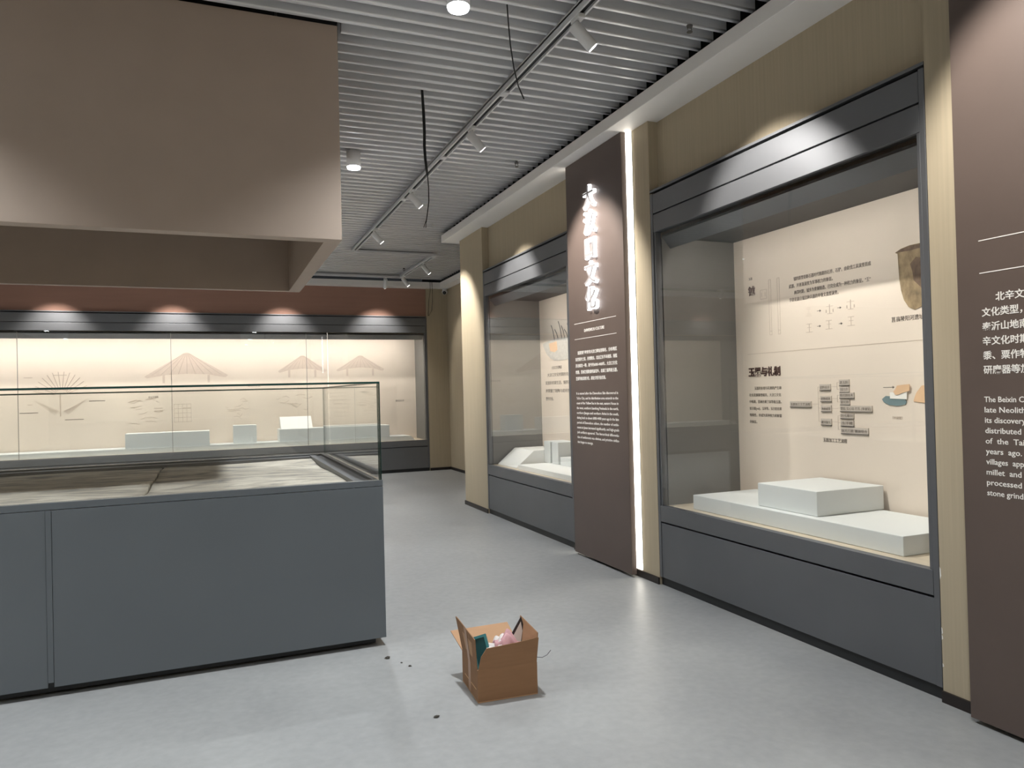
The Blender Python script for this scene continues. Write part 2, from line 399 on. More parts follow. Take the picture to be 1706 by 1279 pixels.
# ------------------------------------------------------------------ overhead canopy
CX0, CX1, CY0, CY1, CZ0, CZ1 = -3.3, 0.729, 4.384, 6.68, 2.421, 3.695
cn = thing('ceiling_canopy', 'large brown box canopy hanging from the slat ceiling over the map table', 'canopy', ((CX0+CX1)/2, (CY0+CY1)/2, CZ0))
T = 0.095
box('front_board', 'canopy', CX0, CX1, CY0, CY0+T, CZ0, CZ1, cn, bev=0.003)
box('back_board', 'canopy', CX0, CX1, CY1-T*0.65, CY1, CZ0, CZ1, cn, bev=0.003)
box('side_board', 'canopy', CX1-T, CX1, CY0+T, CY1-T*0.65, CZ0, CZ1, cn)
box('side_board', 'canopy', CX0, CX0+T, CY0+T, CY1-T*0.65, CZ0, CZ1, cn)
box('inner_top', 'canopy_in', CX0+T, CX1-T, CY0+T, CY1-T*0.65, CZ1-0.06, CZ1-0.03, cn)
for hx in (-3.0, -1.3, 0.4):
    for hy in (4.6, 6.45): MB().tube([(hx, hy, CZ1-0.04), (hx, hy, 4.31)], 0.008, 6).build('hanger_rod', 'steel', cn)

# ------------------------------------------------------------------ showcases
H_T, H_S, H_H, H_G, H_L = 2.998, 2.824, 2.686, 0.480, 0.606
H_IC, DEPTH = 2.64, 0.733
def showcase(label, w, loc, rz, joints=(), led='glow_case', group='dark grey built-in showcases'):
    """local frame: x = viewer's left to right, y = into the wall, z up; origin at the left front foot"""
    fr = Matrix.Translation(loc) @ Matrix.Rotation(rz, 4, 'Z')
    o = thing('showcase', label, 'showcase', (fr @ Vector((w/2, 0.4, 0))), rz, group)
    B = lambda n, m, *a, **k: box(n, m, *a, parent=k.pop('parent', o), frame=fr, **k)
    PW = 0.082
    B('plinth', 'case_dark', 0.0, w, 0.018, 0.5, 0.0, 0.062)
    B('base_panel', 'case_metal', 0.032, w-0.032, 0.004, 0.03, 0.062, H_G-0.006, bev=0.002)
    B('sill_rail', 'case_metal', 0.032, w-0.032, 0.0, 0.05, H_G+0.006, H_L, bev=0.002)
    B('body', 'case_dark', 0.03, w-0.03, 0.031, DEPTH+0.02, 0.065, H_L-0.03)
    for a in (0, 1):
        xo, xi = (0.0, 0.03) if a == 0 else (w-0.03, w)
        B('outer_post', 'case_metal', xo, xi, 0.0, 0.06, 0.062, H_T-0.016, bev=0.002)
        xo, xi = (0.034, PW-0.03) if a == 0 else (w-PW+0.03, w-0.034)
        B('inner_post', 'case_metal', xo, xi, 0.006, 0.055, H_L+0.001, H_H, bev=0.002)
    B('header_panel', 'case_metal', 0.032, w-0.032, 0.002, 0.03, H_S+0.005, H_T-0.022, bev=0.002)
    B('header_panel', 'case_metal', 0.032, w-0.032, 0.002, 0.03, H_H, H_S-0.005, bev=0.002)
    B('header_core', 'case_dark', 0.03, w-0.03, 0.031, 0.075, H_H+0.004, H_T-0.012)
    B('top_cap', 'case_metal', 0.0, w, 0.0, 0.115, H_T-0.004, H_T+0.012)
    B('side_panel', 'case_side', 0.030, 0.058, 0.06, DEPTH+0.02, H_L, H_IC)
    B('side_panel', 'case_side', w-0.058, w-0.030, 0.06, DEPTH+0.02, H_L, H_IC)
    B('floor_board', 'ply', 0.032, w-0.032, 0.052, DEPTH, H_L-0.025, H_L-0.001)
    B('inner_ceiling', 'case_ceiling', 0.032, w-0.032, 0.08, DEPTH+0.02, H_IC+0.002, H_IC+0.03)
    back = B('back_panel', 'print_panel', 0.058, w-0.058, DEPTH, DEPTH+0.02, H_L, H_IC)
    bf = MB(fr); bf.poly([(0.066, 0.058, 2.646), (0.066, 0.070, 2.650), (0.066, 0.140, 2.572), (0.066, 0.128, 2.562)], (w-0.132, 0, 0)); bf.build('light_baffle', 'case_metal', o)
    ls = MB(fr); ls.box(0.32, w-0.32, 0.150, 0.170, 2.606, 2.618); ls.build('led_bar', led, o)
    js = [PW-0.03] + list(joints) + [w-PW+0.03]
    for i in range(len(js)-1):
        a, c = js[i]+0.002, js[i+1]-0.002
        B('glass_pane', 'glass', a, c, 0.022, 0.032, H_L-0.002, H_H+0.01)
        if i: B('glass_seal', 'seal', js[i]-0.0035, js[i]+0.0035, 0.0205, 0.0335, H_L, H_H)
    return o, back
R90 = -math.pi/2
caseA, backA = showcase('large dark grey showcase on the right holding a stepped white riser before jade texts', YA2-YA1, (XW, YA2, 0), R90)
caseB, backB = showcase('narrower looking dark grey showcase between the pillar and the brown title panel', YB2-YB1, (XW, YB2, 0), R90)
X_C0 = -5.2
caseC, backC = showcase('long dark grey showcase along the far wall with hut drawings', XF-X_C0, (X_C0, YF, 0), 0.0,
                        joints=[v - X_C0 for v in (-2.889, -0.645, 1.615)], led='glow_case_far')

# ---- prints on the back panel of the right showcase
DP = XW + DEPTH - 0.0008
DA = lambda n, s, u, z, h, m='grey_text', **k: text(n, s, m, 'R', u, z, DP, h, backA, **k)
DA('title_lettering', '玉器与礼制', 4.592, 1.575, 0.074, 'dark_text', width=0.345, offset=0.0022, extrude=0.004)
for i, s in enumerate(['玉器的使用与礼制的产生和', '社会发展紧密相关，大汶口文化', '中晚期，莒南出现了高等级玉器，', '如玉钺(yuè)、玉环等，玉已经出现', '特殊性，并成为某种权力和财富', '的象征。']):
    DA('text_line', s, 4.535 if i == 0 else 4.594, 1.468 - 0.0515*i, 0.026, width=(0.29 if i == 0 else (0.345 if i < 5 else 0.08)), offset=0.0002)
DA('title_lettering', '钺', 4.570, 2.200, 0.075, 'dark_text', offset=0.002, extrude=0.004)
DA('text_line', '玉器', 4.565, 2.315, 0.022)
for i, (s, u, e) in enumerate([('钺的原型是新石器时代晚期的石斧、石铲，由砍伐工具演变而成', 4.091, 3.425), ('武器，并逐渐演变为军事权力的象征。', 4.139, 3.735),
                               ('商周时期，钺多为青铜铸造，已完全成为一种权力的象征。“王”', 4.089, 3.430), ('字即是源自钺这种兵器的甲骨文造型演变。', 4.137, 3.690)]):
    DA('text_line', s, u, 2.243-0.049*i, 0.030, width=u-e, offset=0.0003)
DA('text_line', '玉器加工工艺流程', 3.86, 1.105, 0.030, width=0.205, offset=0.0003)
DA('text_line', '莒县陵阳河遗址', 3.285, 1.868, 0.034, width=0.22, offset=0.0003)
DA('text_line', '（示意图）', 3.30, 1.272, 0.020, 'faint')
box('seam_line', 'faint', DP-0.0006, DP+0.002, 4.60, 2.56, 1.741, 1.744, backA)
for u in (4.336, 4.247):                                   # two long outlined halberd staffs
    for a, c in ((u+0.012, u+0.0095), (u-0.0095, u-0.012)): box('staff_line', 'faint', DP-0.0006, DP+0.002, c, a, 1.872, 2.288, backA)
    for z in (1.872, 1.90, 2.285): box('staff_line', 'faint', DP-0.0006, DP+0.002, u-0.012, u+0.012, z, z+0.003, backA)
for z0, z1, a, c in ((2.15, 2.222, 4.440, 4.437), (2.15, 2.222, 4.372, 4.369), (2.15, 2.153, 4.44, 4.369), (2.219, 2.222, 4.44, 4.369), (2.17, 2.20, 4.425, 4.422), (2.17, 2.20, 4.388, 4.385)):
    box('blade_outline', 'faint', DP-0.0006, DP+0.002, c, a, z0, z1, backA)
def arrow(y0, y1, z, m='ink_and_shadow'):
    k = MB(); k.box(DP-0.0006, DP+0.002, y1+0.008, y0, z-0.0016, z+0.0016); k.poly([(DP-0.0006, y1+0.012, z-0.008), (DP-0.0006, y1+0.012, z+0.008), (DP-0.0006, y1-0.002, z)], (0.002, 0, 0)); k.build('arrow', m, backA)
for y0, y1, z in ((3.880, 3.846, 2.001), (3.702, 3.671, 2.002), (3.882, 3.851, 1.896), (3.694, 3.665, 1.896)): arrow(y0, y1, z)
def glyph(y, z, kind):
    k = MB(); L = lambda y0, y1, z0, z1: k.box(DP-0.0006, DP+0.002, y+y0, y+y1, z+z0, z+z1)
    if kind == 0:
        for i in range(7): a = i*math.pi/7; k.box(DP-0.0006, DP+0.002, y-0.024*abs(math.cos(a))-0.001, y+0.024*abs(math.cos(a))+0.001, z-0.03+0.0095*i, z-0.0285+0.0095*i)
    elif kind == 1: L(-0.003, 0.003, -0.028, 0.035); L(-0.03, 0.03, 0.02, 0.023); L(-0.022, 0.022, -0.03, -0.026); L(-0.034, -0.026, -0.02, 0.0); L(0.026, 0.034, -0.02, 0.0)
    else: L(-0.002, 0.002, -0.028, 0.03); L(-0.025, 0.025, 0.026, 0.030); L(-0.018, 0.018, 0.002, 0.005); L(-0.03, 0.03, -0.031, -0.027)
    k.build('pictograph', 'faint', backA)
for (y, z), kd in zip([(3.957, 2.005), (3.77, 2.0), (3.594, 2.01), (3.956, 1.891), (3.779, 1.898), (3.593, 1.904)], (0, 1, 1, 2, 2, 2)): glyph(y, z, kd)
# flow chart of raised tags
TAGS = [(4.156, 3.953, 1.341, 1.379, '玉器加工工艺流程'), (3.872, 3.777, 1.458, 1.496, '选料设计'), (3.867, 3.772, 1.380, 1.416, '切割成坯'), (3.864, 3.774, 1.312, 1.352, '琢磨成型'), (3.868, 3.776, 1.220, 1.261, '雕刻抛光'),
        (3.701, 3.618, 1.487, 1.524, '选玉料'), (3.699, 3.620, 1.442, 1.477, '设计'), (3.701, 3.582, 1.403, 1.437, '线切割技术'), (3.697, 3.618, 1.359, 1.390, '锯切割'), (3.699, 3.443, 1.315, 1.352, '管钻 实心钻 打孔 (单面钻)'),
        (3.699, 3.589, 1.268, 1.300, '阴线雕刻'), (3.697, 3.591, 1.219, 1.254, '浅浮雕'), (3.697, 3.478, 1.169, 1.208, '抛光打磨 镶嵌组合')]
for a, c, z0, z1, s in TAGS:
    t = box('flowchart_tag', 'tag', DP-0.008, DP, c, a, z0, z1, backA, bev=0.0008)
    box('ink_and_shadow', 'ink_and_shadow', DP-0.0082, DP-0.001, c, a, z0-0.006, z0-0.0005, t)  # dark strip painted in as the shadow below the raised tag
    text('tag_lettering', s, 'grey_text', 'R', a-0.006, z0+0.009, DP-0.0083, 0.022, t, width=(a-c)-0.012)
def wire_line(y0, y1, z0, z1): box('flowchart_line', 'faint', DP-0.0008, DP+0.002, min(y0, y1)-0.0012, max(y0, y1)+0.0012, min(z0, z1)-0.0012, max(z0, z1)+0.0012, backA)
wire_line(3.953, 3.893, 1.36, 1.36); wire_line(3.893, 3.893, 1.24, 1.478)
for z in (1.478, 1.398, 1.332, 1.241): wire_line(3.893, 3.872, z, z)
for z in (1.478, 1.398, 1.332, 1.241): wire_line(3.775, 3.725, z, z)
for z0, z1 in ((1.46, 1.506), (1.375, 1.42), (1.19, 1.284)): wire_line(3.725, 3.725, z0, z1)
for z in (1.506, 1.46, 1.42, 1.375, 1.334, 1.284, 1.237, 1.19): wire_line(3.725, 3.70, z, z)
def cutout(name, m, pts, d=0.005, dx=0.0, par=None, smooth=0):
    return MB().poly([(DP-0.0005-dx, y, z) for y, z in pts], (-d, 0, 0)).build(name, m, par or backA)
cutout('stone_picture', 'stone_print', [(3.368, 1.394), (3.34, 1.414), (3.304, 1.412), (3.278, 1.404), (3.217, 1.408), (3.194, 1.38), (3.202, 1.363), (3.254, 1.353), (3.315, 1.358), (3.355, 1.375)])
cutout('paper_picture', 'paper', [(3.306, 1.436), (3.186, 1.439), (3.188, 1.394), (3.305, 1.398)], 0.004, 0.0055)
cutout('hand_picture', 'hand_print', [(3.277, 1.44), (3.262, 1.455), (3.249, 1.477), (3.20, 1.482), (3.164, 1.484), (3.163, 1.446), (3.19, 1.438), (3.216, 1.432), (3.243, 1.421), (3.264, 1.421)], 0.004, 0.010)
cutout('hand_picture', 'hand_print', [(3.148, 1.382), (3.118, 1.376), (3.06, 1.372), (2.99, 1.39), (2.97, 1.47), (3.02, 1.482), (3.09, 1.474), (3.128, 1.43)], 0.004, 0.0)
for y0, y1 in ((3.36, 3.28),): arrow(y0, y1, 1.467)
# printed pottery vessel with pointed base (photo print)
pv = [(3.243, 2.285), (3.225, 2.275), (3.222, 2.20), (3.218, 2.12), (3.208, 2.05), (3.190, 1.99), (3.160, 1.945), (3.120, 1.925), (3.075, 1.94), (3.045, 1.985), (3.025, 2.06), (3.018, 2.14), (3.012, 2.22), (3.005, 2.29), (2.992, 2.302), (3.06, 2.312), (3.14, 2.312), (3.20, 2.302)]
vp = cutout('pottery_picture', 'pottery', pv, 0.004)
MB().poly([(DP-0.006, 3.238, 2.284), (DP-0.006, 3.20, 2.300), (DP-0.006, 3.14, 2.309), (DP-0.006, 3.06, 2.309), (DP-0.006, 3.0, 2.300), (DP-0.006, 3.06, 2.285), (DP-0.006, 3.14, 2.280)], (0.0015, 0, 0)).build('mouth_print', 'pottery_dark', vp)
MB().poly([(DP-0.006, 3.14, 2.20), (DP-0.006, 3.10, 2.235), (DP-0.006, 3.05, 2.22), (DP-0.006, 3.035, 2.12), (DP-0.006, 3.07, 2.05), (DP-0.006, 3.12, 2.10), (DP-0.006, 3.125, 2.15)], (0.0015, 0, 0)).build('stain_print', 'pottery_dark', vp)

# ---- prints on the back panel of the middle showcase
DB = lambda s, u, z, h, **k: text('text_line', s, k.pop('m', 'grey_text'), 'R', u, z, DP, h, backB, **k)
bw = MB().poly([(DP-0.0005, y, z) for y, z in [(8.408, 2.085), (8.36, 2.02), (8.29, 1.95), (8.20, 1.90), (8.08, 1.865), (7.90, 1.858), (7.72, 1.865), (7.60, 1.90), (7.52, 1.96), (7.46, 2.04), (7.43, 2.10), (7.70, 2.125), (8.0, 2.13), (8.25, 2.115)]], (-0.004, 0, 0)).build('bowl_picture', 'bowl_print', backB)
MB().poly([(DP-0.005, y, z) for y, z in [(8.22, 2.08), (8.0, 2.095), (7.98, 1.99), (8.06, 1.965), (8.19, 1.985)]], (-0.001, 0, 0)).build('bowl_patch', 'hand_print', bw)
for a, c in ((8.12, 2.30), (8.02, 2.24), (7.92, 2.33), (7.84, 2.27), (7.76, 2.22), (7.68, 2.28)):
    MB().tube([(DP-0.002, a-0.06, 2.11), (DP-0.002, a-0.02, 2.11+(c-2.11)*0.6), (DP-0.002, a+0.03, c)], 0.005, 6).build('grass_picture', 'ink_and_shadow', backB)
DB('大汶口文化陶盆', 8.17, 1.765, 0.040, width=0.28, offset=0.0004)
for i, s in enumerate(['大汶口文化时期的先民过着', '定居的农耕生活，饲养家畜，', '并掌握了制陶与纺织技艺，', '粟作农业。']):
    DB(s, 8.30 if i == 0 else 8.36, 1.675-0.098*i, 0.048, width=(0.78 if i < 3 else 0.22), offset=0.0004)

# ---- faint drawings on the back panel of the far showcase
DC = YF + DEPTH - 0.0008
def flat(name, m, pts): return MB().poly([(x, DC, z) for x, z in pts], (0, -0.0015, 0)).build(name, m, backC)
for cx, cz, hw, hh in ((-0.42, 1.93, 0.70, 0.43), (1.62, 2.0, 0.455, 0.30), (2.73, 2.01, 0.475, 0.285)):
    r = flat('roof_drawing', 'faint2', [(cx-hw, cz), (cx-hw*0.60, cz+hh*0.42), (cx-hw*0.03, cz+hh), (cx+hw*0.03, cz+hh), (cx+hw*0.60, cz+hh*0.44), (cx+hw, cz+0.01), (cx+hw*0.93, cz-0.03), (cx+hw*0.5, cz+0.03), (cx, cz+0.045), (cx-hw*0.5, cz+0.025), (cx-hw*0.94, cz-0.03)])
    for s in (-0.55, 0.52):
        flat('post_drawing', 'faint2', [(cx+hw*s-0.02, cz-0.12), (cx+hw*s+0.02, cz-0.12), (cx+hw*s+0.02, cz+0.02), (cx+hw*s-0.02, cz+0.02)])
    for k in range(9):
        t = (k+0.5)/9*2-1; x1 = cx+hw*t*0.93; x0 = cx+hw*t*0.08
        MB().tube([(x0, DC-0.0018, cz+hh*0.96), (x1, DC-0.0018, cz+0.02+0.02*(1-abs(t)))], 0.004, 5).build('thatch_line', 'faint', backC)
for k in range(13):                                        # round roof plan: fan of rafters
    a = math.radians(24+k*12); MB().tube([(-2.40+0.10*math.cos(a), DC-0.001, 1.62+0.10*math.sin(a)), (-2.40+0.42*math.cos(a), DC-0.001, 1.62+0.42*math.sin(a))], 0.005, 5).build('rafter_line', 'faint', backC)
MB().tube([(-2.42, DC-0.001, 1.27), (-2.42, DC-0.001, 1.66)], 0.01, 5).build('rafter_line', 'faint', backC)
for k in range(6):
    MB().tube([(-2.80+0.06*k, DC-0.001, 1.55-0.03*k), (-2.50+0.012*k, DC-0.001, 1.30+0.012*k)], 0.0022, 5).build('rafter_line', 'faint', backC)
    MB().tube([(-2.02-0.05*k, DC-0.001, 1.56-0.03*k), (-2.31-0.012*k, DC-0.001, 1.30+0.012*k)], 0.0022, 5).build('rafter_line', 'faint', backC)
for x0, x1, z in ((-3.017, -2.747, 1.342), (-2.355, -2.073, 1.208), (-1.987, -1.74, 1.521), (-2.514, -2.315, 1.978), (-0.97, -0.83, 1.36), (-0.97, -0.83, 1.31), (-0.50, -0.36, 1.35), (0.30, 0.47, 1.66), (-2.90, -2.83, 1.48), (-2.95, -2.82, 1.94)):
    box('caption_line', 'grey_text' if x1-x0 > 0.2 else 'faint', x0, x1, DC-0.0012, DC+0.002, z-0.006, z+0.006, backC)
for k in range(5):
    box('grid_line', 'faint', -0.647+0.07*k, -0.642+0.07*k, DC-0.001, DC+0.002, 1.09, 1.43, backC); box('grid_line', 'faint', -0.647, -0.36, DC-0.001, DC+0.002, 1.10+0.08*k, 1.106+0.08*k, backC)
random.seed(3)
def sketch(cx, cz, w_, h_, n):
    for _ in range(n):
        x = cx + random.uniform(-w_, w_); z = cz + random.uniform(-h_, h_); a = random.uniform(0.02, 0.10)
        MB().tube([(x-a, DC-0.001, z), (x, DC-0.001, z+random.uniform(-0.03, 0.03)), (x+a, DC-0.001, z+random.uniform(-0.05, 0.05))], 0.004, 5).build('sketch_line', 'faint', backC)
sketch(-1.10, 1.33, 0.22, 0.22, 16); sketch(0.40, 1.32, 0.18, 0.16, 12); sketch(2.85, 1.45, 0.16, 0.22, 12); sketch(1.45, 1.40, 0.3, 0.15, 9); sketch(-3.6, 1.5, 0.3, 0.25, 8)
for x, z, s, wd in ((0.62, 1.72, '复原示意图', 0.22), (-1.06, 1.55, '房址平面图', 0.16), (3.42, 1.36, '居住形式', 0.18), (2.05, 1.25, '地穴式', 0.12), (2.6, 1.72, '半地穴式建筑', 0.2)):
    text('text_line', s, 'grey_text', 'F', x, z, DC, 0.04, backC, width=wd)
for i in range(4): text('text_line', '房屋结构与建筑材料的变化', 'faint', 'F', 2.02, 1.62-0.07*i, DC, 0.035, backC, width=0.42)

# ------------------------------------------------------------------ display risers
def riser(label, x0, x1, y0, y1, z0, z1, m='riser', group='risers in the showcases'):
    o = box('display_riser', m, x0, x1, y0, y1, z0, z1, bev=0.004); return tag(o, label, 'riser', group)
ZF = H_L
riser('long low pale grey riser on the floor of the large right showcase', 3.25, 3.83, 2.73, 4.50, ZF, 0.710)
riser('pale grey box riser standing on the low riser in the large right showcase', 3.306, 3.846, 3.36, 3.87, 0.711, 0.860)
wd = MB().poly([(3.246, 7.87, ZF), (3.246, 7.87, ZF+0.012), (3.47, 7.87, 0.802), (3.86, 7.87, 0.802), (3.86, 7.87, ZF)], (0, 0.59, 0)).build('display_riser', 'riser_white')
tag(wd, 'white wedge riser with sloping front in the showcase beside the pillar', 'riser', 'risers in the showcases')
riser('low white platform riser beside the wedge riser in the middle showcase', 3.235, 3.86, 6.30, 7.80, ZF, 0.660, 'riser_white')
riser('upright pale block nearest the wedge riser in the middle showcase', 3.60, 3.85, 7.70, 7.868, 0.661, 0.912)
riser('upright pale block, right one of the pair in the middle showcase', 3.60, 3.85, 7.49, 7.655, 0.661, 0.912)
riser('small low pale box in front of the upright blocks in the middle showcase', 3.60, 3.85, 6.85, 7.44, 0.661, 0.752)
pl = MB().poly([(-5.05, 14.0, ZF), (3.65, 14.0, ZF), (3.56, 14.0, 0.69), (-5.05, 14.0, 0.69)], (0, 0.58, 0)).build('display_riser', 'riser')
tag(pl, 'very long low platform on the floor of the far showcase', 'riser', 'risers in the showcases')
riser('wide pale box riser left of centre in the far showcase', -1.385, -0.06, 14.02, 14.42, 0.691, 0.945)
riser('small square pale box riser in the middle of the far showcase', 0.337, 0.732, 14.10, 14.42, 0.691, 1.016)
riser('long pale box riser at the right end of the far showcase', 1.118, 3.15, 14.02, 14.46, 0.691, 0.918)
sl = MB().poly([(1.155, 14.07, 0.919), (1.155, 14.10, 0.940), (1.155, 14.34, 1.135), (1.155, 14.40, 1.135), (1.155, 14.40, 0.919)], (0.565, 0, 0)).build('display_riser', 'riser_white')
tag(sl, 'bright white sloping board standing on the long riser in the far showcase', 'riser', 'risers in the showcases')

# ------------------------------------------------------------------ brown text panels with halo lettering
def text_panel(label, y_left, title, halo=True):
    y_right = y_left - 0.987
    o = thing('text_panel', label, 'sign', (XP, (y_left+y_right)/2, 0.02), group='brown wall text panels')
    bd = box('board', 'panel_brown', XP, XP+0.045, y_right, y_left, 0.022, H_BEAM-0.002, o, bev=0.002)
    box('back_frame', 'baseboard', XP+0.046, XW-0.001, y_right+0.15, y_left-0.15, 0.055, H_BEAM-0.01, o)
    for z in (2.094, 1.955): box('rule_line', 'white_text', XP-0.0015, XP, y_left-0.845, y_left-0.103, z-0.002, z+0.002, bd)
    return o, bd
p1, pb1 = text_panel('tall dark brown title panel with glowing white characters between the two right showcases', 6.046, True)
cz = 3.17
for ch in '大汶口文化':
    body = text('halo_character', ch, 'letter_face', 'R', 5.57, cz-0.085, XP-0.034, 0.205, p1, offset=0.0, extrude=0.004, center=True, res=4)
    text('character_glow', ch, 'glow_letter', 'R', 5.57, cz-0.085, XP-0.014, 0.205, body, offset=0.007, extrude=0.013, center=True, res=4)
    cz -= 0.219
text('text_line', 'DAWENKOU CULTURE', 'white_text', 'R', 5.755, 2.010, XP-0.0008, 0.036, pb1, width=0.355, offset=0.0004)
for i, s in enumerate(['因发现于泰安市大汶口遗址而得名，分布地区', '东至黄海之滨，西到豫东，北达辽东半岛南部，南抵', '苏北皖北一带，距今约6000-4400年。大汶口文化', '晚期，莒南聚落数量明显增多，出现了高等级玉器，', '聚落等级差别分化，原始文明开始出现。']):
    text('text_line', s, 'white_text', 'R', 5.89 if i == 0 else 5.938, 1.818-0.0575*i, XP-0.0008, 0.034, pb1, width=(0.688 if i == 0 else (0.738 if i < 4 else 0.545)), offset=0.0007)
for i, s in enumerate(["It is named after the Dawenkou Site discovered in", "Tai'an City, and its distribution area extends to the", "coast of the Yellow Sea in the east, eastern Henan in", "the west, southern Liaodong Peninsula in the north,",
                       "northern Jiangsu and northern Anhui in the south,", "dating back to about 6000-4400 years ago.In the late", "period of Dawenkou culture, the number of settle-", "ments in Junan increased significantly, and high-grade",
                       "jade artifacts appeared. The hierarchical differentia-", "tion of settlements was obvious, and primitive civiliza-", "tion began to emerge."]):
    text('text_line', s, 'white_text', 'R', 5.938, 1.458-0.0436*i, XP-0.0008, 0.031, pb1, width=(0.738 if i < 10 else 0.29), offset=0.0003)
p2, pb2 = text_panel('dark brown text panel cut off by the right picture edge', 2.250, False)
for i, s in enumerate(['北辛文化', '文化类型，因', '泰沂山地南', '辛文化时期', '黍、粟作物', '研磨器等加']):
    text('text_line', s, 'white_text', 'R', 2.081 if i == 0 else 2.142, 1.833-0.0612*i, XP-0.0008, 0.039, pb2, width=[0.158, 0.232, 0.192, 0.192, 0.192, 0.192][i], offset=0.0007)
for i, s in enumerate(['The Beixin Culture', 'late Neolithic', 'its discovery', 'distributed', 'of  the  Taiyi', 'years  ago.', 'villages  appeared', 'millet  and', 'processed', 'stone grinding']):
    text('text_line', s, 'white_text', 'R', 2.143, 1.404-0.0441*i, XP-0.0008, 0.0335, pb2, offset=0.0003, width=[0.242, 0.195, 0.170, 0.150, 0.186, 0.150, 0.232, 0.146, 0.146, 0.19][i])

def led_strip(label, y0, y1):
    o = thing('led_strip', label, 'light strip', (XW-0.006, (y0+y1)/2, 0.06), group='LED strips beside the brown panel')
    box('diffuser', 'glow_strip', XW-0.011, XW-0.004, y0, y1, 0.060, H_BEAM-0.004, o)
    box('channel', 'lamp_white', XW-0.004, XW-0.0005, y0-0.004, y1+0.004, 0.058, H_BEAM-0.003, o)
led_strip('glowing vertical LED strip along the right edge of the brown title panel', 5.026, 5.125)
led_strip('vertical LED strip hidden along the left edge of the brown title panel', 5.98, 6.06)

# ------------------------------------------------------------------ central map table with glass hood
IX0, IX1, IY0, IY1 = -3.3, 0.937, 4.384, 6.76
it = thing('map_table', 'long dark grey display table with glass hood over a relief map', 'display table', ((IX0+IX1)/2, (IY0+IY1)/2, 0))
box('plinth', 'case_dark', IX0+0.06, IX1-0.055, IY0+0.05, IY1-0.06, 0.012, 0.05, it)
for fx in (0.62, -0.55, -1.7, -2.9):
    for fy in (IY0+0.12, IY1-0.12): MB().tube([(fx, fy, 0.0), (fx, fy, 0.012), (fx, fy, 0.045)], [0.024, 0.024, 0.014], 10).build('levelling_foot', 'steel', it)
box('body', 'case_dark', IX0+0.012, IX1-0.012, IY0+0.012, IY1-0.012, 0.051, 0.90, it)
box('front_panel', 'island_metal', -0.776, IX1, IY0, IY0+0.011, 0.05, 0.951, it, bev=0.0015)
box('front_panel', 'island_metal', IX0, -0.803, IY0, IY0+0.011, 0.05, 0.951, it, bev=0.0015)
box('seam_strip', 'island_metal', -0.8022, -0.7768, IY0-0.003, IY0+0.011, 0.075, 0.951, it, bev=0.001)
box('back_panel', 'island_metal', IX0, IX1, IY1-0.011, IY1, 0.05, 0.951, it)
box('side_panel', 'island_metal', IX1-0.011, IX1, IY0+0.0115, IY1-0.0115, 0.05, 0.951, it)
box('side_panel', 'island_metal', IX0, IX0+0.011, IY0+0.0115, IY1-0.0115, 0.05, 0.951, it)
cp = MB()
cp.box(IX0, IX1, IY0, IY0+0.05, 0.954, 0.990, 0.0015); cp.box(IX0, IX1, IY1-0.05, IY1, 0.954, 0.990, 0.0015)
cp.box(IX1-0.05, IX1, IY0+0.05, IY1-0.05, 0.954, 0.990); cp.box(IX0, IX0+0.05, IY0+0.05, IY1-0.05, 0.954, 0.990)
cp.build('cap_rim', 'island_metal', it)
ir = MB()
ir.box(IX1-0.10, IX1-0.05, IY0+0.05, IY1-0.05, 0.91, 0.974); ir.box(IX1-0.155, IX1-0.10, IY0+0.05, IY1-0.10, 0.91, 0.984)
ir.box(IX0+0.05, IX0+0.15, IY0+0.05, IY1-0.05, 0.91, 0.974); ir.box(IX0+0.15, IX1-0.155, IY1-0.16, IY1-0.05, 0.91, 0.976)
ir.build('inner_rail', 'case_metal', it)
def terrain(x0, x1, seed):
    y0, y1, nx, ny = IY0+0.052, IY1-0.165, max(8, int((x1-x0)*16)), 40
    rnd = random.Random(seed); ph = [(rnd.uniform(1, 5), rnd.uniform(2, 9), rnd.uniform(0, 6)) for _ in range(6)]
    bm = bmesh.new(); g = []
    for i in range(nx+1):
        row = []
        for j in range(ny+1):
            x = x0+(x1-x0)*i/nx; y = y0+(y1-y0)*j/ny
            z = 0.955 + 0.004*sum(math.sin(a*x+b_*y+c) for a, b_, c in ph)
            row.append(bm.verts.new((x, y, z)))
        g.append(row)
    for i in range(nx):
        for j in range(ny): bm.faces.new((g[i][j], g[i+1][j], g[i+1][j+1], g[i][j+1]))
    r = bmesh.ops.extrude_face_region(bm, geom=bm.faces[:])
    for v in [e for e in r['geom'] if isinstance(e, bmesh.types.BMVert)]: v.co.z = 0.905
    bmesh.ops.recalc_face_normals(bm, faces=bm.faces[:])
    mb = MB(); mb.bm.free(); mb.bm = bm; return mb.build('map_board', 'terrain', it, True)
terrain(-0.372, IX1-0.158, 1); terrain(-1.85, -0.388, 2); terrain(-3.14, -1.858, 3)
GT, GZ0, GZ1 = 0.014, 0.975, 1.580
gx0, gx1, gy0, gy1 = IX0+0.006, IX1-0.007, IY0+0.006, IY1-0.007
def pane(x0, x1, y0, y1):
    p = box('glass_pane', 'glass', x0, x1, y0, y1, 0.991, GZ1-0.0115, it)
    box('pane_edge', 'glass_edge', x0, x1, y0, y1, GZ1-0.011, GZ1+0.0005, p)
pane(gx0, gx1, gy0, gy0+GT); pane(gx0, gx1, gy1-GT, gy1)
pane(gx1-GT, gx1, gy0+GT+0.001, gy1-GT-0.001); pane(gx0, gx0+GT, gy0+GT+0.001, gy1-GT-0.001)
box('corner_seal', 'glass_edge', gx1-GT, gx1+0.001, gy0+GT, gy0+GT+0.001, 0.991, GZ1-0.004, it)
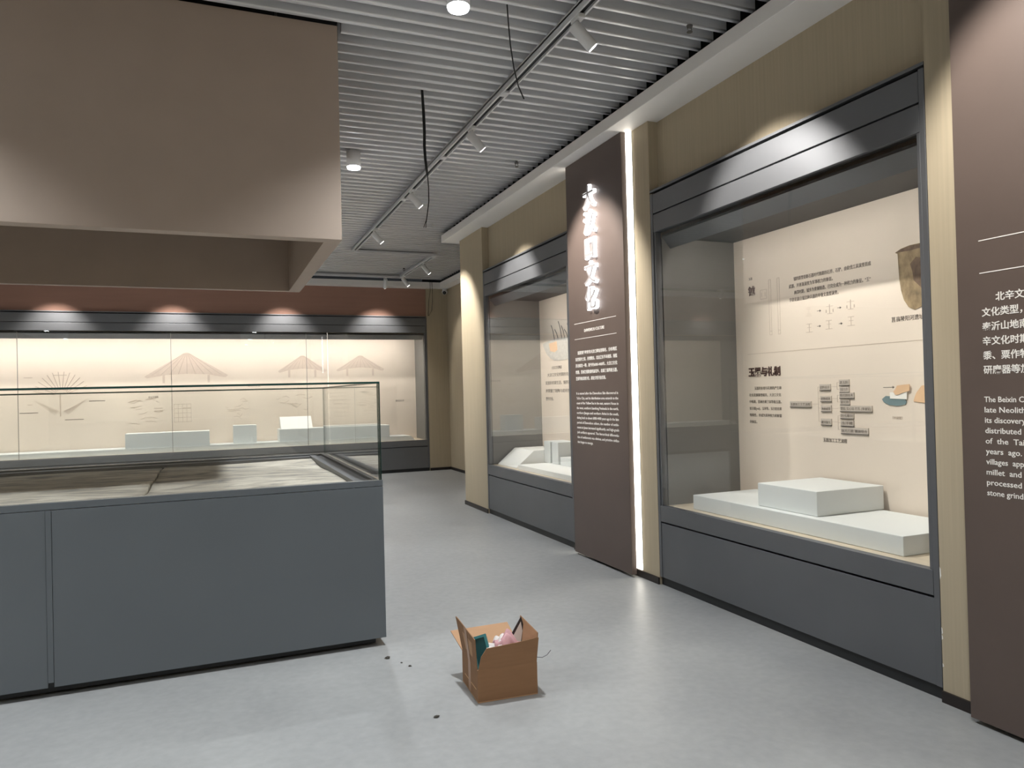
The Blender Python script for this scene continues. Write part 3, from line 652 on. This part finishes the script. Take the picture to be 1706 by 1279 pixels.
box('corner_seal', 'glass_edge', gx1-0.001, gx1+0.002, gy0-0.001, gy0+GT, 0.991, GZ1, it)
box('corner_seal', 'glass_edge', gx1-GT, gx1, gy1-GT-0.001, gy1-GT, 0.991, GZ1-0.004, it)

# ------------------------------------------------------------------ cardboard box with odds and ends
A, Bc, Cc = Vector((1.158, 3.368, 0)), Vector((1.462, 3.330, 0)), Vector((1.175, 3.672, 0))
ux = Vector((math.cos(math.radians(-4)), math.sin(math.radians(-4)), 0)); uy = Vector((-ux.y, ux.x, 0)); BW, BD, BH = 0.306, 0.300, 0.158
BF = Matrix(((ux.x, uy.x, 0, A.x), (ux.y, uy.y, 0, A.y), (0, 0, 1, 0), (0, 0, 0, 1)))
cb = thing('cardboard_box', 'open brown cardboard box with raised flaps standing on the floor', 'box', BF @ Vector((BW/2, BD/2, 0)), math.atan2(ux.y, ux.x))
t = 0.005
def cbox(n, m, *a, **k): return box(n, m, *a, parent=k.pop('parent', cb), frame=BF, **k)
cbox('bottom', 'card_in', 0, BW, 0, BD, 0.001, 0.006)
fw = cbox('wall', 'card_out', 0, BW, 0, t, 0.006, BH)
bwl = cbox('wall', 'card_out', 0, BW, BD-t, BD, 0.006, BH)
lw = cbox('wall', 'card_out', 0, t, t, BD-t, 0.006, BH)
rw = cbox('wall', 'card_out', BW-t, BW, t, BD-t, 0.006, BH)
def flap(pts, d, label=None):
    m = MB(BF).poly(pts, d); o = m.build('flap', 'card_out', cb, mats=['card_out', 'card_in'])
    return o
ff = flap([(0.004, 0, BH), (BW-0.002, 0, BH), (BW+0.006, -0.016, 0.283), (0.300, -0.016, 0.284), (0.20, -0.014, 0.272), (0.045, -0.016, 0.264), (0.018, -0.010, 0.225)], (0, 0.004, 0.0))
lf = flap([(0, 0.012, BH), (0, BD-0.012, BH), (-0.030, BD+0.004, 0.338), (-0.028, BD-0.03, 0.338), (-0.010, 0.004, 0.306)], (0.004, 0, 0))
rf = flap([(BW, 0.004, BH), (BW, BD-0.008, BH), (BW+0.018, BD-0.008, 0.305), (BW+0.012, 0.006, 0.300)], (-0.004, 0, 0))
bf_ = flap([(0.0, BD, BH), (BW, BD, BH), (BW-0.02, BD+0.115, 0.235), (-0.035, BD+0.105, 0.230)], (0, 0, 0.004))
for o, n in ((rf, Vector((-1, 0, 0))), (bf_, Vector((0, -0.5, 1)))):
    for p in o.data.polygons:
        if p.normal.dot(n.normalized()) > 0.6: p.material_index = 1
for o in (lf, ff):
    for p in o.data.polygons:
        if p.normal.dot(Vector((1, 0, 0)) if o is lf else Vector((0, 1, 0))) > 0.6: p.material_index = 1
cbox('tape', 'tape', -0.0008, 0.0, 0.13, 0.175, 0.006, BH)
MB(BF).poly([(-0.0005, 0.13, BH), (-0.0005, 0.175, BH), (-0.0205, 0.175, 0.3225), (-0.0180, 0.13, 0.3175)], (-0.0008, 0, 0.0002)).build('tape', 'tape', cb)
cbox('print_band', 'card_edge', -0.0006, -0.0001, 0.03, 0.25, 0.055, 0.060)
tb = MB(BF @ Matrix.Translation((0.072, 0.150, 0.165)) @ Matrix.Rotation(math.radians(-14), 4, 'Z') @ Matrix.Rotation(math.radians(-14), 4, 'Y') @ Matrix.Rotation(math.radians(-18), 4, 'X'))
tb.box(-0.042, 0.042, -0.022, 0.024, -0.08, 0.105, 0.004); tbo = tb.build('plastic_carton', 'teal')
tag(tbo, 'dark teal plastic carton tilted inside the cardboard box', 'carton')
f2 = WORLD[tbo.name]
k = MB(f2)
k.box(-0.042, 0.042, -0.029, -0.0235, 0.172, 0.185); k.box(0.029, 0.042, -0.029, -0.0235, 0.0, 0.172); k.box(-0.042, -0.032, -0.029, -0.0235, 0.0, 0.172)
k.build('lid_frame', 'teal_light', tbo)
def cloth(label, mname, cx, cy, cz, lx, ly, seed, tilt):
    rnd = random.Random(seed); bm = bmesh.new(); n, mth = 22, 12; g = []
    for i in range(n+1):
        row = []
        for j in range(mth+1):
            u, v = i/n*2-1, j/mth*2-1
            z = cz + 0.016*math.sin(5*u+seed)+0.012*math.sin(7*v+3*u) - 0.045*(u*u) - 0.03*v*v + tilt*u
            row.append(bm.verts.new((cx+lx*u+0.01*math.sin(4*v), cy+ly*v+0.012*math.sin(6*u+seed), z)))
        g.append(row)
    for i in range(n):
        for j in range(mth): bm.faces.new((g[i][j], g[i+1][j], g[i+1][j+1], g[i][j+1]))
    r = bmesh.ops.extrude_face_region(bm, geom=bm.faces[:])
    for vtx in [e for e in r['geom'] if isinstance(e, bmesh.types.BMVert)]: vtx.co.z -= 0.014
    bmesh.ops.recalc_face_normals(bm, faces=bm.faces[:])
    mb = MB(BF); mb.bm.free(); mb.bm = bm
    return tag(mb.build('rag', mname, None, True), label, 'cloth', 'rags in the cardboard box')
cloth('crumpled off-white rag in the middle of the cardboard box', 'cloth_white', 0.170, 0.150, 0.236, 0.075, 0.085, 1, -0.008)
cloth('pink rag lying over the white rag in the cardboard box', 'cloth_pink', 0.205, 0.135, 0.262, 0.070, 0.055, 2, -0.02)
pf = MB(BF @ Matrix.Translation((0.262, 0.235, 0.06)) @ Matrix.Rotation(math.radians(-8), 4, 'Z') @ Matrix.Rotation(math.radians(10), 4, 'Y'))
pf.poly([(-0.05, 0, 0.0), (-0.05, 0, 0.14), (-0.002, 0, 0.262), (0.026, 0, 0.20), (0.026, 0, 0.0)], (0, 0.006, 0)); pfo = pf.build('grey_sheet', 'dark_grey')
tag(pfo, 'dark edged grey sheet sticking up at the back of the cardboard box', 'sheet')
MB(WORLD[pfo.name]).poly([(-0.024, -0.0045, 0.08), (-0.024, -0.0045, 0.14), (0.012, -0.0045, 0.236), (0.028, -0.0045, 0.19), (0.028, -0.0045, 0.08)], (0, 0.001, 0)).build('sheet_face', 'paper', pfo)
wr = MB(BF).tube([(0.3085, 0.045, 0.172), (0.318, 0.04, 0.168), (0.345, 0.03, 0.165), (0.372, 0.03, 0.175), (0.392, 0.03, 0.196)], 0.0013, 6).build('thin_wire', 'dark_grey')
tag(wr, 'thin curved wire poking out of the right side of the cardboard box', 'wire')

# ------------------------------------------------------------------ hanging cables, sprinklers, camera, debris
c1 = thing('hanging_cable', 'thick black cable hanging from the slat ceiling in front of the long track', 'cable', (1.455, 5.15, 2.71))
MB().tube([(1.455, 5.15, 3.80), (1.455, 5.15, 3.72), (1.462, 5.15, 3.56), (1.466, 5.15, 3.40), (1.463, 5.15, 3.30), (1.468, 5.15, 3.20), (1.480, 5.15, 3.09)], [0.010, 0.010, 0.011, 0.011, 0.011, 0.010, 0.009], 8).build('sleeve', 'black_rubber', c1, True)
MB().tube([(1.480, 5.15, 3.10), (1.487, 5.15, 3.0), (1.486, 5.15, 2.90), (1.470, 5.15, 2.79), (1.462, 5.15, 2.745)], 0.004, 6).build('core_wire', 'black_rubber', c1, True)
for dx in (-0.012, 0.004): MB().tube([(1.463, 5.15, 2.76), (1.455+dx, 5.15, 2.705)], 0.0025, 6).build('wire_end', 'black_rubber', c1)
c2 = MB().tube([(1.58, 3.83, 3.80), (1.592, 3.83, 3.72), (1.598, 3.83, 3.60), (1.607, 3.83, 3.47), (1.625, 3.83, 3.34), (1.65, 3.83, 3.24), (1.683, 3.83, 3.17)], 0.0038, 6).build('hanging_cable', 'black_rubber', None, True)
tag(c2, 'thin black cable hanging from the ceiling at the top of the picture', 'cable')
def sprinkler(label, x, y, m='steel'):
    o = thing('sprinkler', label, 'sprinkler', (x, y, Z_SLAT-0.04), group='ceiling sprinklers')
    MB().tube([(x, y, Z_SLAT+0.12), (x, y, Z_SLAT+0.0), (x, y, Z_SLAT-0.001), (x, y, Z_SLAT-0.012)], [0.012, 0.012, 0.02, 0.018], 10).build('pipe', m, o)
    for s in (-1, 1): MB().tube([(x+s*0.012, y, Z_SLAT-0.012), (x+s*0.015, y, Z_SLAT-0.026), (x+s*0.004, y, Z_SLAT-0.04)], 0.003, 6).build('yoke', m, o)
    MB().tube([(x, y, Z_SLAT-0.039), (x, y, Z_SLAT-0.043)], 0.018, 10).build('deflector', m, o)
sprinkler('small metal sprinkler among the slats near the white beam, nearest the camera', 2.72, 3.67)
sprinkler('small dark sprinkler between the slats above the glowing spotlight', 2.74, 6.45)
sprinkler('small white sprinkler beside the hanging cable end', 2.69, 9.18, 'lamp_white')
sprinkler('small dark sprinkler near the far short track', 3.13, 12.5, 'dark_grey')
cc = thing('security_camera', 'small white dome security camera in the far corner under the white beam', 'security camera', (4.22, 13.82, 3.5))
MB().tube([(4.262, 13.80, H_BEAM), (4.262, 13.80, H_BEAM-0.022)], [0.055, 0.05], 20).build('mount', 'lamp_white', cc, True)
sp = MB(); bmesh.ops.create_uvsphere(sp.bm, u_segments=20, v_segments=12, radius=0.056)
for v in sp.bm.verts: v.co += Vector((4.255, 13.79, 3.487))
sp.build('dome', 'lamp_white', cc, True)
ld = Vector((-0.35, -0.80, -0.45)).normalized(); lc = Vector((4.255, 13.79, 3.487))
MB().tube([lc+ld*0.03, lc+ld*0.056, lc+ld*0.062], [0.034, 0.034, 0.024], 16).build('lens', 'cctv_lens', cc, True)
for i, (x0, x1, lab) in enumerate(((3.925, 3.94, 'thin dark wire drooping from the far beam, left one by the corner'), (3.965, 3.985, 'thin dark wire looping from the far beam down to the showcase corner'))):
    tag(MB().tube([(x0, 13.67, 3.70), (x0+0.004, 13.668, 3.58), (x0+0.02, 13.72, 3.50), (x1+0.03*i, 13.83, 3.30), (x1+0.02*i, 13.862, 3.12), (3.93+0.012*i, 13.868, 3.02)], 0.0045, 6).build('wall_wire', 'black_rubber', None, True), lab, 'wire')
random.seed(11)
for x, y, s, lab in ((0.893, 4.165, 0.016, 'dark crumb of debris on the floor by the map table corner'), (0.979, 3.99, 0.010, 'tiny crumb of debris on the floor between the table and the cardboard box'),
                     (0.931, 3.31, 0.013, 'dark crumb of debris on the floor left of the cardboard box'), (0.95, 4.06, 0.007, 'smallest crumb of debris on the floor near the table corner')):
    m = MB(); bmesh.ops.create_icosphere(m.bm, subdivisions=1, radius=s)
    for v in m.bm.verts: v.co = Vector((v.co.x*random.uniform(0.6, 1.5)+x, v.co.y*random.uniform(0.6, 1.3)+y, (v.co.z+s)*0.4*random.uniform(0.9, 1.1)))
    tag(m.build('debris', 'dust'), lab, 'debris')
for i, (z, h, lab) in enumerate(((0.60, 0.03, 'upper'), (0.33, 0.018, 'middle'), (0.30, 0.012, 'lower-middle'), (0.17, 0.010, 'lowest'))):
    MB().poly([(XW-0.0006, YA1-0.004, z-h), (XW-0.0006, YA1-0.004, z+h), (XW-0.0006, YA1-0.009, z+h*0.7), (XW-0.0006, YA1-0.011, z-h*0.4)], (0.001, 0, 0)).build('paint_chip', 'chip', wall_r)

bpy.data.objects.remove(_fo); bpy.data.curves.remove(_fc)
